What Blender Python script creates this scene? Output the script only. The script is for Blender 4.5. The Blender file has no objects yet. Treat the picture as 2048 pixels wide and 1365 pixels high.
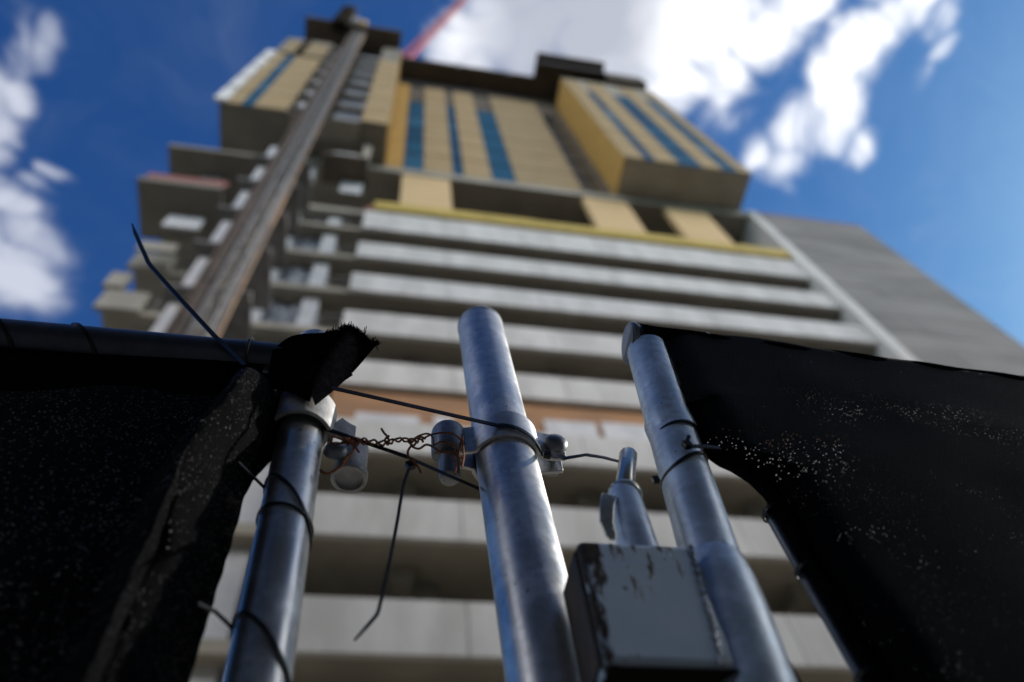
import bpy, math, random
import numpy as np
from mathutils import Vector, Matrix

# ------------------------------------------------------------------ camera, world, sun, exposure
SC = bpy.context.scene
COL = SC.collection
YAW, PITCH, ROLL = 0.33051319, 1.05527532, -0.19546433     # recovered from the vanishing points
FPX = 1555.0                                               # focal length in pixels of the 2048 px frame
random.seed(7)
rng = np.random.default_rng(7)


def camera_axes():
    cy, sy, cp, sp = math.cos(YAW), math.sin(YAW), math.cos(PITCH), math.sin(PITCH)
    f = np.array([sy * cp, cy * cp, sp])
    r = np.array([cy, -sy, 0.0])
    u = np.cross(r, f)
    cr, sr = math.cos(ROLL), math.sin(ROLL)
    return r * cr + u * sr, -r * sr + u * cr, f


AX_R, AX_U, AX_F = camera_axes()


def ray(px, py):
    return AX_R * ((px - 1024) / FPX) - AX_U * ((py - 682.5) / FPX) + AX_F


def at(px, py, Y):
    d = ray(px, py)
    return d * (Y / d[1])


cam_data = bpy.data.cameras.new('camera')
cam = bpy.data.objects.new('camera', cam_data)
COL.objects.link(cam)
cam.matrix_world = Matrix(((AX_R[0], AX_U[0], -AX_F[0], 0), (AX_R[1], AX_U[1], -AX_F[1], 0),
                           (AX_R[2], AX_U[2], -AX_F[2], 0), (0, 0, 0, 1)))
cam_data.sensor_width = 36.0
cam_data.lens = FPX / 2048 * 36
cam_data.clip_start = 0.02
cam_data.clip_end = 5000
cam_data.dof.use_dof = True
cam_data.dof.focus_distance = 0.775
cam_data.dof.aperture_fstop = 2.8
cam_data.dof.aperture_blades = 0
SC.camera = cam

SUN_AZ, SUN_EL = math.radians(4), math.radians(29)   # azimuth from +X towards +Y (behind the facade plane)
SUN_DIR = Vector((math.cos(SUN_EL) * math.cos(SUN_AZ), math.cos(SUN_EL) * math.sin(SUN_AZ), math.sin(SUN_EL)))
sun_l = bpy.data.lights.new('sun', 'SUN')
sun_l.energy = 4.6
sun_l.angle = math.radians(0.5)
sun_l.color = (1.0, 0.93, 0.82)
sun = bpy.data.objects.new('sun', sun_l)
COL.objects.link(sun)
sun.rotation_euler = (-SUN_DIR).to_track_quat('-Z', 'Y').to_euler()

SC.view_settings.view_transform = 'Standard'
SC.view_settings.look = 'None'
SC.view_settings.exposure = 0.0
SC.view_settings.gamma = 1.0
SC.cycles.use_denoising = True
SC.cycles.max_bounces = 8
SC.cycles.transparent_max_bounces = 12
SC.cycles.caustics_reflective = False
SC.cycles.caustics_refractive = False
SC.cycles.sample_clamp_indirect = 6.0


class NT:
    """small helper to write node trees"""
    def __init__(self, tree):
        self.t = tree
        self.n = tree.nodes
        self.l = tree.links

    def new(self, kind, **kw):
        nd = self.n.new(kind)
        for k, v in kw.items():
            setattr(nd, k, v)
        return nd

    def put(self, sock, v):
        if isinstance(v, bpy.types.NodeSocket):
            self.l.new(v, sock)
        elif v is not None:
            sock.default_value = v

    def math(self, op, a, b=None, c=None, clamp=False):
        nd = self.new('ShaderNodeMath', operation=op, use_clamp=clamp)
        self.put(nd.inputs[0], a)
        self.put(nd.inputs[1], b)
        self.put(nd.inputs[2], c)
        return nd.outputs[0]

    def vmath(self, op, a, b=None, scale=None):
        nd = self.new('ShaderNodeVectorMath', operation=op)
        self.put(nd.inputs[0], a)
        self.put(nd.inputs[1], b)
        if scale is not None:
            self.put(nd.inputs['Scale'], scale)
        return nd.outputs['Value'] if op in ('LENGTH', 'DISTANCE', 'DOT_PRODUCT') else nd.outputs[0]

    def ramp(self, v, a, b, lo=0.0, hi=1.0, smooth=True):
        nd = self.new('ShaderNodeMapRange', interpolation_type='SMOOTHSTEP' if smooth else 'LINEAR')
        self.put(nd.inputs['Value'], v)
        nd.inputs['From Min'].default_value = a
        nd.inputs['From Max'].default_value = b
        nd.inputs['To Min'].default_value = lo
        nd.inputs['To Max'].default_value = hi
        return nd.outputs[0]

    def mix(self, f, a, b):
        nd = self.new('ShaderNodeMix', data_type='RGBA')
        self.put(nd.inputs[0], f)
        self.put(nd.inputs[6], a)
        self.put(nd.inputs[7], b)
        return nd.outputs[2]

    def noise(self, vec, scale, detail=4, rough=0.55, dist=0.0):
        nd = self.new('ShaderNodeTexNoise')
        self.put(nd.inputs['Vector'], vec)
        nd.inputs['Scale'].default_value = scale
        nd.inputs['Detail'].default_value = detail
        nd.inputs['Roughness'].default_value = rough
        nd.inputs['Distortion'].default_value = dist
        return nd.outputs[0]


# clouds: banks at a common height, laid out on the cloud plane p = (x/z, y/z)
def plane_point(px, py):
    d = ray(px, py)
    return d[0] / d[2], d[1] / d[2]


CLOUDS = [  # x, y, radius in reference units, weight
    (930, 70, 90, .95), (1000, 40, 130, 1.05), (1090, 60, 150, 1.25), (1200, 60, 160, 1.3), (1320, 60, 150, 1.2), (1240, 150, 110, 1.1), (1420, 30, 130, 1.1),
    (1340, 160, 110, 1.1), (1430, 150, 90, 1.0), (1420, 225, 75, .95), (1450, 250, 50, .85), (1510, 90, 90, .95), (1580, 30, 90, .95), (1620, -20, 60, .8),
    (1060, -120, 220, 1.25), (1350, -140, 220, 1.25), (880, 100, 45, .7), (960, 130, 60, .85),
    (1640, 190, 80, 1.0), (1690, 130, 75, .95), (1740, 80, 60, .8), (1600, 250, 70, .95), (1580, 310, 55, .85), (1570, 345, 35, .6), (1680, 230, 65, .9), (1735, 285, 38, .72),
    (1520, 300, 45, .75), (1780, 40, 55, .75), (1830, 10, 60, .75), (1870, 60, 50, .72), (1880, 120, 40, .65), (1860, 165, 30, .55), (1760, -30, 80, .85), (1900, -10, 50, .7), (1650, 90, 40, .6),
    (20, 80, 70, .72), (85, 80, 50, .60), (30, 160, 60, .70), (15, 240, 70, .78), (25, 310, 50, .72),
    (140, 340, 34, .62), (100, 380, 36, .60), (50, 430, 65, .80), (70, 500, 70, .85), (20, 570, 110, .95), (-60, 500, 120, 1.0), (-60, 200, 110, .95), (110, 530, 30, .6),
]
world = bpy.data.worlds.new('World')
SC.world = world
world.use_nodes = True
W = NT(world.node_tree)
W.n.clear()
sky = W.new('ShaderNodeTexSky', sky_type='NISHITA')
sky.sun_disc = False
sky.sun_elevation = SUN_EL
sky.sun_rotation = math.atan2(SUN_DIR.x, SUN_DIR.y)
sky.altitude = 300
sky.air_density = 1.0
sky.dust_density = 0.8
sky.ozone_density = 3.5
SKY_STRENGTH = 0.1
gen = W.new('ShaderNodeTexCoord').outputs['Generated']
sep = W.new('ShaderNodeSeparateXYZ')
W.l.new(gen, sep.inputs[0])
zc = W.math('MAXIMUM', sep.outputs['Z'], 0.03)
comb = W.new('ShaderNodeCombineXYZ')
W.l.new(W.math('DIVIDE', sep.outputs['X'], zc), comb.inputs[0])
W.l.new(W.math('DIVIDE', sep.outputs['Y'], zc), comb.inputs[1])
p = comb.outputs[0]
wn = W.new('ShaderNodeTexNoise')
wn.inputs['Scale'].default_value = 5.0
wn.inputs['Detail'].default_value = 3
W.l.new(p, wn.inputs['Vector'])
warp = W.vmath('SCALE', W.vmath('SUBTRACT', wn.outputs['Color'], (0.5, 0.5, 0.5)), scale=0.15)
pw = W.vmath('ADD', p, warp)
field = None
for (cx, cy_, rr, wgt) in CLOUDS:
    c0, c1 = plane_point(cx, cy_), plane_point(cx + rr, cy_)
    c2 = plane_point(cx, cy_ + rr)
    rad = 0.5 * (math.dist(c0, c1) + math.dist(c0, c2))
    dist = W.vmath('DISTANCE', pw, (c0[0], c0[1], 0))
    v = W.ramp(dist, rad * 1.45, rad * 0.1, 0.0, wgt * (1.12 if cx < 300 else 1.12 if cx > 1500 else 1.0))
    field = v if field is None else W.math('SMOOTH_MAX', field, v, 0.12)
away = W.math('MULTIPLY', W.ramp(sep.outputs['Y'], 0.02, -0.12, 0.0, 1.0), W.ramp(sep.outputs['Z'], 0.2, 0.4))              # unseen cloud banks added behind the viewer as facade fill
away = W.math('MULTIPLY', away, W.ramp(sep.outputs['Z'], 0.78, 0.62))
generic = W.math('MULTIPLY', W.ramp(W.noise(p, 0.9, 4), 0.30, 0.5), away)
field = W.math('MAXIMUM', field, generic)
gate = W.ramp(field, 0.02, 0.30)
nz = W.noise(pw, 6.0, 10, 0.62, 1.3)
nz2 = W.noise(pw, 4.5, 4, 0.5)
dens = W.math('ADD', W.math('MULTIPLY', field, 1.05), W.math('MULTIPLY', W.math('MULTIPLY', W.math('SUBTRACT', nz, 0.5), 2.3), gate))
dens = W.math('ADD', dens, W.math('MULTIPLY', W.math('MULTIPLY', W.math('SUBTRACT', nz2, 0.5), 0.9), gate))
cover = W.math('POWER', W.ramp(dens, 0.0, 1.12), 1.25)
c0 = plane_point(1130, 20)
core = W.math('DIVIDE', W.vmath('DISTANCE', pw, (c0[0], c0[1], 0)), math.dist(c0, plane_point(1130 + 300, 20)))
core = W.math('ADD', W.math('SUBTRACT', 1.0, core), W.math('MULTIPLY', W.math('SUBTRACT', nz2, 0.5), 0.9))
thick = W.ramp(W.math('ADD', core, W.math('MULTIPLY', W.math('SUBTRACT', nz, 0.5), 0.5)), 0.12, 0.62)
ccol = W.mix(thick, (1.25, 1.27, 1.32, 1), (0.52, 0.555, 0.65, 1))
ccol = W.mix(W.ramp(sep.outputs['X'], -0.22, -0.30), ccol, (0.62, 0.66, 0.78, 1))   # banks far from the sun are greyer
bg_sky = W.new('ShaderNodeBackground')
sk = W.new('ShaderNodeSeparateColor')
W.l.new(W.vmath('SCALE', sky.outputs[0], scale=SKY_STRENGTH), sk.inputs[0])
skc = W.new('ShaderNodeCombineColor')
for ch, (pw_, gain) in enumerate(((1.52, 1.58), (1.338, 1.815), (1.048, 1.496))):      # film-like contrast and colour of the blue
    W.l.new(W.math('MULTIPLY', W.math('POWER', sk.outputs[ch], pw_), gain / SKY_STRENGTH), skc.inputs[ch])
W.l.new(skc.outputs[0], bg_sky.inputs['Color'])
bg_sky.inputs['Strength'].default_value = SKY_STRENGTH
ccol = W.mix(away, ccol, (4.1, 3.97, 3.85, 1))          # unseen rear banks, brightened to fill the facade with light
bg_cl = W.new('ShaderNodeBackground')
W.l.new(ccol, bg_cl.inputs['Color'])
mixs = W.new('ShaderNodeMixShader')
W.l.new(cover, mixs.inputs[0])
W.l.new(bg_sky.outputs[0], mixs.inputs[1])
W.l.new(bg_cl.outputs[0], mixs.inputs[2])
wo = W.new('ShaderNodeOutputWorld')
W.l.new(mixs.outputs[0], wo.inputs['Surface'])


# ------------------------------------------------------------------ materials
def principled(name):
    m = bpy.data.materials.new(name)
    m.use_nodes = True
    T = NT(m.node_tree)
    b = T.n['Principled BSDF']
    return m, T, b


def bump(T, b, height, strength, dist):
    bn = T.new('ShaderNodeBump')
    bn.inputs['Strength'].default_value = strength
    bn.inputs['Distance'].default_value = dist
    T.l.new(height, bn.inputs['Height'])
    T.l.new(bn.outputs[0], b.inputs['Normal'])


def surf(name, col, col2=None, scale=3.0, rough=0.8, metal=0.0, bumps=None, spec=0.5, detail=6, stretch=None, rvar=0.0):
    m, T, b = principled(name)
    co = T.new('ShaderNodeTexCoord').outputs['Object']
    if stretch:
        co = T.vmath('MULTIPLY', co, stretch)
    n = T.noise(co, scale, detail, 0.6)
    c2 = col2 or tuple(x * 0.75 for x in col)
    T.l.new(T.mix(T.ramp(n, 0.32, 0.68), (*col, 1), (*c2, 1)), b.inputs['Base Color'])
    b.inputs['Metallic'].default_value = metal
    b.inputs['Specular IOR Level'].default_value = spec
    if rvar:
        T.l.new(T.ramp(T.noise(co, scale * 2.3, 5), 0.3, 0.7, rough - rvar, rough + rvar), b.inputs['Roughness'])
    else:
        b.inputs['Roughness'].default_value = rough
    if bumps:
        bump(T, b, T.noise(co, bumps[0], 5), bumps[1], bumps[2])
    return m


def galvanised(name, base=(0.70, 0.71, 0.73), rough=0.35, metal=0.88):
    m, T, b = principled(name)
    co = T.new('ShaderNodeTexCoord').outputs['Object']
    cloud = T.noise(co, 22, 5, 0.6)
    vor = T.new('ShaderNodeTexVoronoi')
    vor.inputs['Scale'].default_value = 160
    T.l.new(co, vor.inputs['Vector'])
    spang = T.new('ShaderNodeSeparateColor')
    T.l.new(vor.outputs['Color'], spang.inputs[0])
    f = T.math('ADD', T.math('MULTIPLY', cloud, 0.75), T.math('MULTIPLY', spang.outputs[0], 0.14))
    base_c = T.mix(T.ramp(f, 0.33, 0.62), (*[x * 0.70 for x in base], 1), (*base, 1))
    specks = T.ramp(T.noise(co, 190, 3, 0.6), 0.655, 0.70)
    st = T.vmath('MULTIPLY', co, (260, 260, 30))
    scr = T.ramp(T.noise(st, 1.0, 4, 0.7), 0.64, 0.72)
    dirt = T.math('MULTIPLY', T.math('MAXIMUM', specks, T.math('MULTIPLY', scr, 0.6)), T.ramp(T.noise(co, 16, 3), 0.45, 0.62))
    T.l.new(T.mix(dirt, base_c, (0.045, 0.04, 0.038, 1)), b.inputs['Base Color'])
    b.inputs['Metallic'].default_value = metal
    r = T.math('ADD', T.ramp(cloud, 0.3, 0.7, rough - 0.05, rough + 0.10), T.math('MULTIPLY', dirt, 0.3))
    T.l.new(r, b.inputs['Roughness'])
    h = T.math('ADD', T.noise(co, 60, 5, 0.6), T.math('MULTIPLY', dirt, -0.4))
    bump(T, b, h, 0.12, 0.0012)
    return m


M = {}
M['steel'] = galvanised('galvanised_steel')
M['steel_dark'] = galvanised('weathered_steel', (0.30, 0.32, 0.36), 0.42)
M['steel_bright'] = galvanised('zinc_plated_steel', (0.72, 0.70, 0.62), 0.22)
M['steel_white'] = surf('chalky_zinc', (0.52, 0.52, 0.53), (0.30, 0.31, 0.33), 60, 0.5, 0.35, (120, 0.3, 0.002))
M['gate_steel'] = galvanised('gate_tube_steel', (0.66, 0.78, 0.95), 0.40, 0.45)
M['tie'] = surf('black_nylon', (0.006, 0.006, 0.007), (0.010, 0.010, 0.012), 80, 0.38, 0, (300, 0.15, 0.0005), 0.3)
M['rail_dark'] = surf('dark_coated_tube', (0.085, 0.10, 0.14), (0.055, 0.065, 0.09), 30, 0.38, 0.55, (90, 0.1, 0.001), 0.5)
M['rust'] = surf('rusty_wire', (0.40, 0.13, 0.04), (0.09, 0.035, 0.018), 420, 0.8, 0.15, (700, 0.6, 0.0006))
M['concrete'] = surf('bare_concrete', (0.42, 0.39, 0.33), (0.33, 0.305, 0.26), 0.7, 0.9, 0, (4, 0.15, 0.02))
M['deck'] = surf('deck_concrete', (0.42, 0.385, 0.315), (0.33, 0.30, 0.25), 0.7, 0.9, 0, (4, 0.15, 0.02))
M['shade_concrete'] = surf('shade_toned_concrete', (0.27, 0.25, 0.21), (0.20, 0.185, 0.155), 0.7, 0.9, 0, (4, 0.15, 0.02))  # darker copy of the concrete: weaker bounce at the left is put into the colour
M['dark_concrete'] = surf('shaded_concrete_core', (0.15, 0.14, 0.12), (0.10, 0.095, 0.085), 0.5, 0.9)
M['precast'] = surf('pale_precast', (0.70, 0.69, 0.67), (0.54, 0.53, 0.51), 0.9, 0.85, 0, None, 0.4, 8, (1.2, 1, 0.35))
M['white_wrap'] = surf('white_building_wrap', (0.74, 0.74, 0.75), (0.58, 0.59, 0.62), 1.4, 0.6)
M['white_fin'] = surf('white_board', (0.85, 0.84, 0.82), (0.75, 0.74, 0.73), 1.4, 0.6)
M['beige'] = surf('beige_sheathing', (0.44, 0.32, 0.16), (0.40, 0.29, 0.145), 0.6, 0.75)
M['beige2'] = surf('beige_sheathing_weathered', (0.39, 0.29, 0.15), (0.34, 0.255, 0.135), 0.9, 0.8)
M['pier'] = surf('beige_pier_board', (0.70, 0.50, 0.26), (0.66, 0.47, 0.24), 0.6, 0.75)
M['gold'] = surf('gold_sheathing_board', (0.56, 0.34, 0.085), (0.47, 0.285, 0.07), 1.2, 0.8)
M['yellow'] = surf('yellow_flashing_membrane', (0.60, 0.44, 0.09), (0.48, 0.36, 0.075), 1.5, 0.6)
M['blue_glass'] = surf('blue_filmed_glass', (0.010, 0.098, 0.185), (0.008, 0.078, 0.155), 0.5, 0.6, 0, None, 0.15)
M['blue_glass_pale'] = surf('blue_filmed_glass_pale', (0.022, 0.125, 0.21), (0.015, 0.10, 0.18), 0.5, 0.45, 0, None, 0.25)
M['blue_glass_deep'] = surf('blue_filmed_glass_deep', (0.008, 0.07, 0.14), (0.006, 0.06, 0.12), 0.5, 0.5, 0, None, 0.15)
M['dark_glass'] = surf('dark_green_glass', (0.02, 0.03, 0.022), (0.015, 0.02, 0.018), 0.5, 0.3)
M['grey_clad'] = surf('grey_cladding', (0.285, 0.275, 0.265), (0.185, 0.18, 0.175), 0.45, 0.85, 0, None, 0.4, 6, (0.4, 1, 1.6))
M['dark_steelwork'] = surf('dark_formwork', (0.035, 0.03, 0.026), (0.022, 0.02, 0.018), 1.0, 0.95, 0, None, 0.0)
M['formply'] = surf('brown_formwork_soffit', (0.15, 0.12, 0.09), (0.10, 0.085, 0.07), 1.0, 0.85)
M['net_black'] = surf('black_debris_net', (0.012, 0.012, 0.014), None, 3.0, 0.8)
M['red_net'] = surf('red_safety_net', (0.34, 0.12, 0.10), (0.22, 0.09, 0.075), 2.0, 0.8)
M['ply'] = surf('orange_plywood', (0.47, 0.25, 0.12), (0.33, 0.19, 0.11), 0.9, 0.8, 0, None, 0.4, 5, (0.5, 1, 2))
M['tarp'] = surf('blue_grey_plastic_sheet', (0.07, 0.09, 0.125), (0.42, 0.45, 0.50), 1.6, 0.4, 0, (2.0, 0.5, 0.3))
M['hoist_steel'] = surf('hoist_mast_steel', (0.26, 0.255, 0.25), (0.15, 0.145, 0.14), 2.0, 0.6, 0.0)
M['hoist_rust'] = surf('hoist_primer_steel', (0.17, 0.105, 0.075), (0.10, 0.07, 0.055), 1.5, 0.75)
M['timber'] = surf('weathered_timber', (0.36, 0.23, 0.14), (0.16, 0.125, 0.10), 0.5, 0.85)
M['timber_dark'] = surf('dark_timber', (0.12, 0.095, 0.08), (0.075, 0.06, 0.05), 1.5, 0.85)
M['hoist_yellow'] = surf('yellow_paint', (0.62, 0.42, 0.06), None, 2.0, 0.5)
M['crane_red'] = surf('red_crane_paint', (0.50, 0.10, 0.10), (0.42, 0.08, 0.08), 2.0, 0.5)
M['ground'] = surf('pale_concrete_pavement', (0.40, 0.36, 0.29), (0.32, 0.29, 0.24), 0.6, 0.9, 0, (8, 0.3, 0.01))
M['asphalt'] = surf('asphalt', (0.055, 0.055, 0.057), (0.04, 0.04, 0.042), 2, 0.9, 0, (40, 0.4, 0.01))


def painted_box_material():
    m, T, b = principled('chipped_white_paint')
    co = T.new('ShaderNodeTexCoord').outputs['Object']
    sepx = T.new('ShaderNodeSeparateXYZ')
    T.l.new(co, sepx.inputs[0])
    streak = T.noise(T.vmath('MULTIPLY', co, (130, 130, 26)), 1.0, 7, 0.70)
    top = T.ramp(sepx.outputs['Z'], 0.335, 0.402, 0.0, 0.155, False)          # wear runs down from the upper lip
    edge = T.ramp(sepx.outputs['X'], 0.168, 0.144, 0.0, 0.21, True)          # and along the left arris
    wear = T.ramp(T.math('ADD', T.math('ADD', streak, top), edge), 0.655, 0.70)
    chips = T.ramp(T.noise(co, 75, 5, 0.6), 0.69, 0.715)
    f = T.math('MAXIMUM', wear, chips)
    rustc = T.mix(T.ramp(T.noise(co, 120, 4), 0.4, 0.6), (0.018, 0.016, 0.015, 1), (0.060, 0.036, 0.022, 1))
    paint = T.mix(T.ramp(T.noise(co, 20, 5), 0.3, 0.7), (0.63, 0.77, 0.96, 1), (0.70, 0.82, 0.97, 1))
    T.l.new(T.mix(f, paint, rustc), b.inputs['Base Color'])
    T.l.new(T.ramp(f, 0, 1, 0.42, 0.8), b.inputs['Roughness'])
    bump(T, b, T.math('MULTIPLY', f, -1.0), 0.5, 0.0012)
    return m


M['box_paint'] = painted_box_material()
M['box_rust'] = surf('rusty_box_side', (0.10, 0.055, 0.035), (0.045, 0.035, 0.032), 60, 0.75, 0.2, (140, 0.5, 0.002), 0.5, 6, (1, 1, 0.35))


def screen_material(name, hole, patch, glint=0.09):
    """knitted black shade cloth: rows of knots with small open gaps that let the view behind through"""
    m, T, b = principled(name)
    co = T.new('ShaderNodeTexCoord').outputs['UV']
    rows = T.new('ShaderNodeTexWave', wave_type='BANDS', bands_direction='Y', wave_profile='SIN')
    rows.inputs['Scale'].default_value = 1 / 0.0019 / 2 / math.pi * 3.14
    rows.inputs['Distortion'].default_value = 1.2
    rows.inputs['Detail Scale'].default_value = 40
    T.l.new(co, rows.inputs['Vector'])
    vor = T.new('ShaderNodeTexVoronoi', feature='F1')
    vor.inputs['Scale'].default_value = 470
    vor.inputs['Randomness'].default_value = 0.55
    T.l.new(co, vor.inputs['Vector'])
    big = T.noise(co, 9.0, 4, 0.6)
    fine = T.new('ShaderNodeSeparateColor')
    T.l.new(vor.outputs['Color'], fine.inputs[0])
    rad = T.math('MULTIPLY', T.ramp(big, patch[0], patch[1]), T.math('MULTIPLY', fine.outputs[0], hole))
    open_ = T.math('LESS_THAN', vor.outputs['Distance'], rad)
    T.l.new(T.math('SUBTRACT', 1.0, open_), b.inputs['Alpha'])
    T.l.new(T.mix(rows.outputs['Fac'], (0.0015, 0.0015, 0.002, 1), (0.010, 0.0105, 0.0125, 1)), b.inputs['Base Color'])
    b.inputs['Roughness'].default_value = 0.55
    b.inputs['Specular IOR Level'].default_value = 0.03
    h = T.math('ADD', rows.outputs['Fac'], T.math('MULTIPLY', vor.outputs['Distance'], 1.2))
    bn = T.new('ShaderNodeBump')
    bn.inputs['Strength'].default_value = 0.7
    bn.inputs['Distance'].default_value = 0.0012
    T.l.new(h, bn.inputs['Height'])
    sel = T.math('GREATER_THAN', T.math('MULTIPLY', fine.outputs[1], T.ramp(T.noise(co, 16.0, 3), 0.42, 0.62, 0.80, 1.0)), 1.0 - glint)           # a few shiny knots tilted every way
    tilt = T.vmath('SCALE', T.vmath('SUBTRACT', vor.outputs['Color'], (0.5, 0.5, 0.5)), scale=T.math('MULTIPLY', sel, 1.1))
    T.l.new(T.vmath('NORMALIZE', T.vmath('ADD', bn.outputs[0], tilt)), b.inputs['Normal'])
    knot = T.math('MULTIPLY', sel, T.math('LESS_THAN', vor.outputs['Distance'], 0.45))
    T.l.new(T.math('MULTIPLY_ADD', knot, 0.30, 0.012), b.inputs['Specular IOR Level'])
    T.l.new(T.math('MULTIPLY_ADD', knot, -0.20, 0.55), b.inputs['Roughness'])
    return m


M['screen'] = screen_material('black_shade_cloth', 0.29, (0.36, 0.72), 0.02)
M['screen_left'] = screen_material('black_shade_cloth_dense', 0.20, (0.50, 0.75), 0.30)
M['hem'] = surf('black_woven_hem', (0.003, 0.003, 0.004), (0.006, 0.006, 0.008), 150, 0.9, 0, (420, 0.5, 0.0012), 0.0)


# ------------------------------------------------------------------ geometry helpers
class MB:
    def __init__(self):
        self.v, self.f, self.uv = [], [], {}

    def add(self, verts, faces):
        o = len(self.v)
        self.v += [tuple(float(c) for c in p_) for p_ in verts]
        self.f += [tuple(i + o for i in q) for q in faces]

    def box(self, x0, x1, y0, y1, z0, z1):
        self.add([(x0, y0, z0), (x1, y0, z0), (x1, y1, z0), (x0, y1, z0), (x0, y0, z1), (x1, y0, z1), (x1, y1, z1), (x0, y1, z1)],
                 [(0, 3, 2, 1), (4, 5, 6, 7), (0, 1, 5, 4), (1, 2, 6, 5), (2, 3, 7, 6), (3, 0, 4, 7)])
        return self

    def frames(self, pts, up=None):
        pts = [np.array(q, float) for q in pts]
        T = []
        for i in range(len(pts)):
            a, b_ = pts[max(i - 1, 0)], pts[min(i + 1, len(pts) - 1)]
            t = b_ - a
            T.append(t / (np.linalg.norm(t) + 1e-12))
        ref = np.array(up if up is not None else ((0, 0, 1) if abs(T[0][2]) < 0.9 else (1, 0, 0)), float)
        out = []
        n = ref - T[0] * ref.dot(T[0])
        n /= np.linalg.norm(n)
        for i, t in enumerate(T):
            if up is not None:
                n = ref - t * ref.dot(t)
            else:
                n = n - t * n.dot(t)
            n /= np.linalg.norm(n) + 1e-12
            out.append((pts[i], t, n, np.cross(t, n)))
        return out

    def tube(self, pts, r, n=14, cap=True, dome=False):
        fr = self.frames(pts)
        rs = list(r) if hasattr(r, '__len__') else [r] * len(pts)
        rings = [(fr[i][0], rs[i], fr[i]) for i in range(len(pts))]
        if dome:
            P, t, nn, bb = fr[-1]
            for k in range(1, 7):
                a = k / 7 * math.pi / 2
                rings.append((P + t * rs[-1] * 0.55 * math.sin(a), rs[-1] * math.cos(a), fr[-1]))
        V, F = [], []
        for (P, rr, (q, t, nn, bb)) in rings:
            for k in range(n):
                a = 2 * math.pi * k / n
                V.append(P + rr * (math.cos(a) * nn + math.sin(a) * bb))
        for i in range(len(rings) - 1):
            for k in range(n):
                k2 = (k + 1) % n
                F.append((i * n + k, i * n + k2, (i + 1) * n + k2, (i + 1) * n + k))
        if cap:
            F.append(tuple(range(n - 1, -1, -1)))
            F.append(tuple((len(rings) - 1) * n + k for k in range(n)))
        self.add(V, F)
        return self

    def ribbon(self, pts, wdir, w, th):
        fr = self.frames(pts, up=None if wdir is None else wdir)
        ws = list(w) if hasattr(w, '__len__') else [w] * len(pts)
        V, F = [], []
        for i, (P, t, nn, bb) in enumerate(fr):
            for (a, c) in ((-1, -1), (1, -1), (1, 1), (-1, 1)):
                V.append(P + nn * ws[i] / 2 * a + bb * th / 2 * c)
        for i in range(len(fr) - 1):
            for k in range(4):
                k2 = (k + 1) % 4
                F.append((i * 4 + k, i * 4 + k2, i * 4 + 4 + k2, i * 4 + 4 + k))
        F += [(3, 2, 1, 0), tuple(len(fr) * 4 - 4 + k for k in range(4))]
        self.add(V, F)
        return self

    def ring(self, c, r0, r1, z0, z1, a0=0.0, a1=360.0, n=40, slope=(0, 0)):
        """vertical-axis band; slope tilts it (dz per unit x, y)"""
        full = abs(a1 - a0) >= 359.9
        m = n if full else n + 1
        V, F = [], []
        for i in range(m):
            a = math.radians(a0 + (a1 - a0) * i / n)
            ca, sa = math.cos(a), math.sin(a)
            for (r, z) in ((r0, z0), (r1, z0), (r1, z1), (r0, z1)):
                V.append((c[0] + r * ca, c[1] + r * sa, c[2] + z + slope[0] * r * ca + slope[1] * r * sa))
        for i in range(m if full else m - 1):
            j = (i + 1) % m
            for k in range(4):
                k2 = (k + 1) % 4
                F.append((i * 4 + k, j * 4 + k, j * 4 + k2, i * 4 + k2))
        if not full:
            F += [(0, 1, 2, 3), (m * 4 - 1, m * 4 - 2, m * 4 - 3, m * 4 - 4)]
        self.add(V, F)
        return self

    def lathe(self, c, axis, prof, n=24):
        """profile of (radius, distance along axis)"""
        ax = np.array(axis, float)
        ax /= np.linalg.norm(ax)
        ref = np.array((0, 0, 1.0)) if abs(ax[2]) < 0.9 else np.array((1.0, 0, 0))
        u = np.cross(ax, ref)
        u /= np.linalg.norm(u)
        w = np.cross(ax, u)
        V, F = [], []
        for (r, h) in prof:
            for k in range(n):
                a = 2 * math.pi * k / n
                V.append(np.array(c) + ax * h + r * (math.cos(a) * u + math.sin(a) * w))
        for i in range(len(prof) - 1):
            for k in range(n):
                k2 = (k + 1) % n
                F.append((i * n + k, i * n + k2, (i + 1) * n + k2, (i + 1) * n + k))
        F.append(tuple(range(n - 1, -1, -1)))
        F.append(tuple((len(prof) - 1) * n + k for k in range(n)))
        self.add(V, F)
        return self

    def grid(self, fn, nu, nv, uv=None):
        V, F = [], []
        o = len(self.v)
        for j in range(nv + 1):
            for i in range(nu + 1):
                V.append(fn(i / nu, j / nv))
                if uv:
                    self.uv[o + len(V) - 1] = uv(i / nu, j / nv, V[-1])
        for j in range(nv):
            for i in range(nu):
                a = j * (nu + 1) + i
                F.append((a, a + 1, a + nu + 2, a + nu + 1))
        self.add(V, F)
        return self

    def build(self, name, mat, parent=None, sharp=38, bevel=0.0, flat=False, seg=2):
        me = bpy.data.meshes.new(name)
        org = Vector(parent.location) if parent is not None else Vector((0, 0, 0))
        me.from_pydata(self.v, [], self.f)
        me.update()
        o = bpy.data.objects.new(name, me)
        COL.objects.link(o)
        me.materials.append(mat)
        if self.uv:
            lay = me.uv_layers.new(name='UVMap')
            for lp in me.loops:
                lay.data[lp.index].uv = self.uv[lp.vertex_index]
        if not flat:
            me.polygons.foreach_set('use_smooth', [True] * len(me.polygons))
            me.set_sharp_from_angle(angle=math.radians(sharp))
        if bevel:
            b = o.modifiers.new('bevel', 'BEVEL')
            b.width = bevel
            b.segments = seg
            b.limit_method = 'ANGLE'
        if parent is not None:
            o.parent = parent
            o.matrix_parent_inverse = world_of(parent).inverted()
        return o


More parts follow.
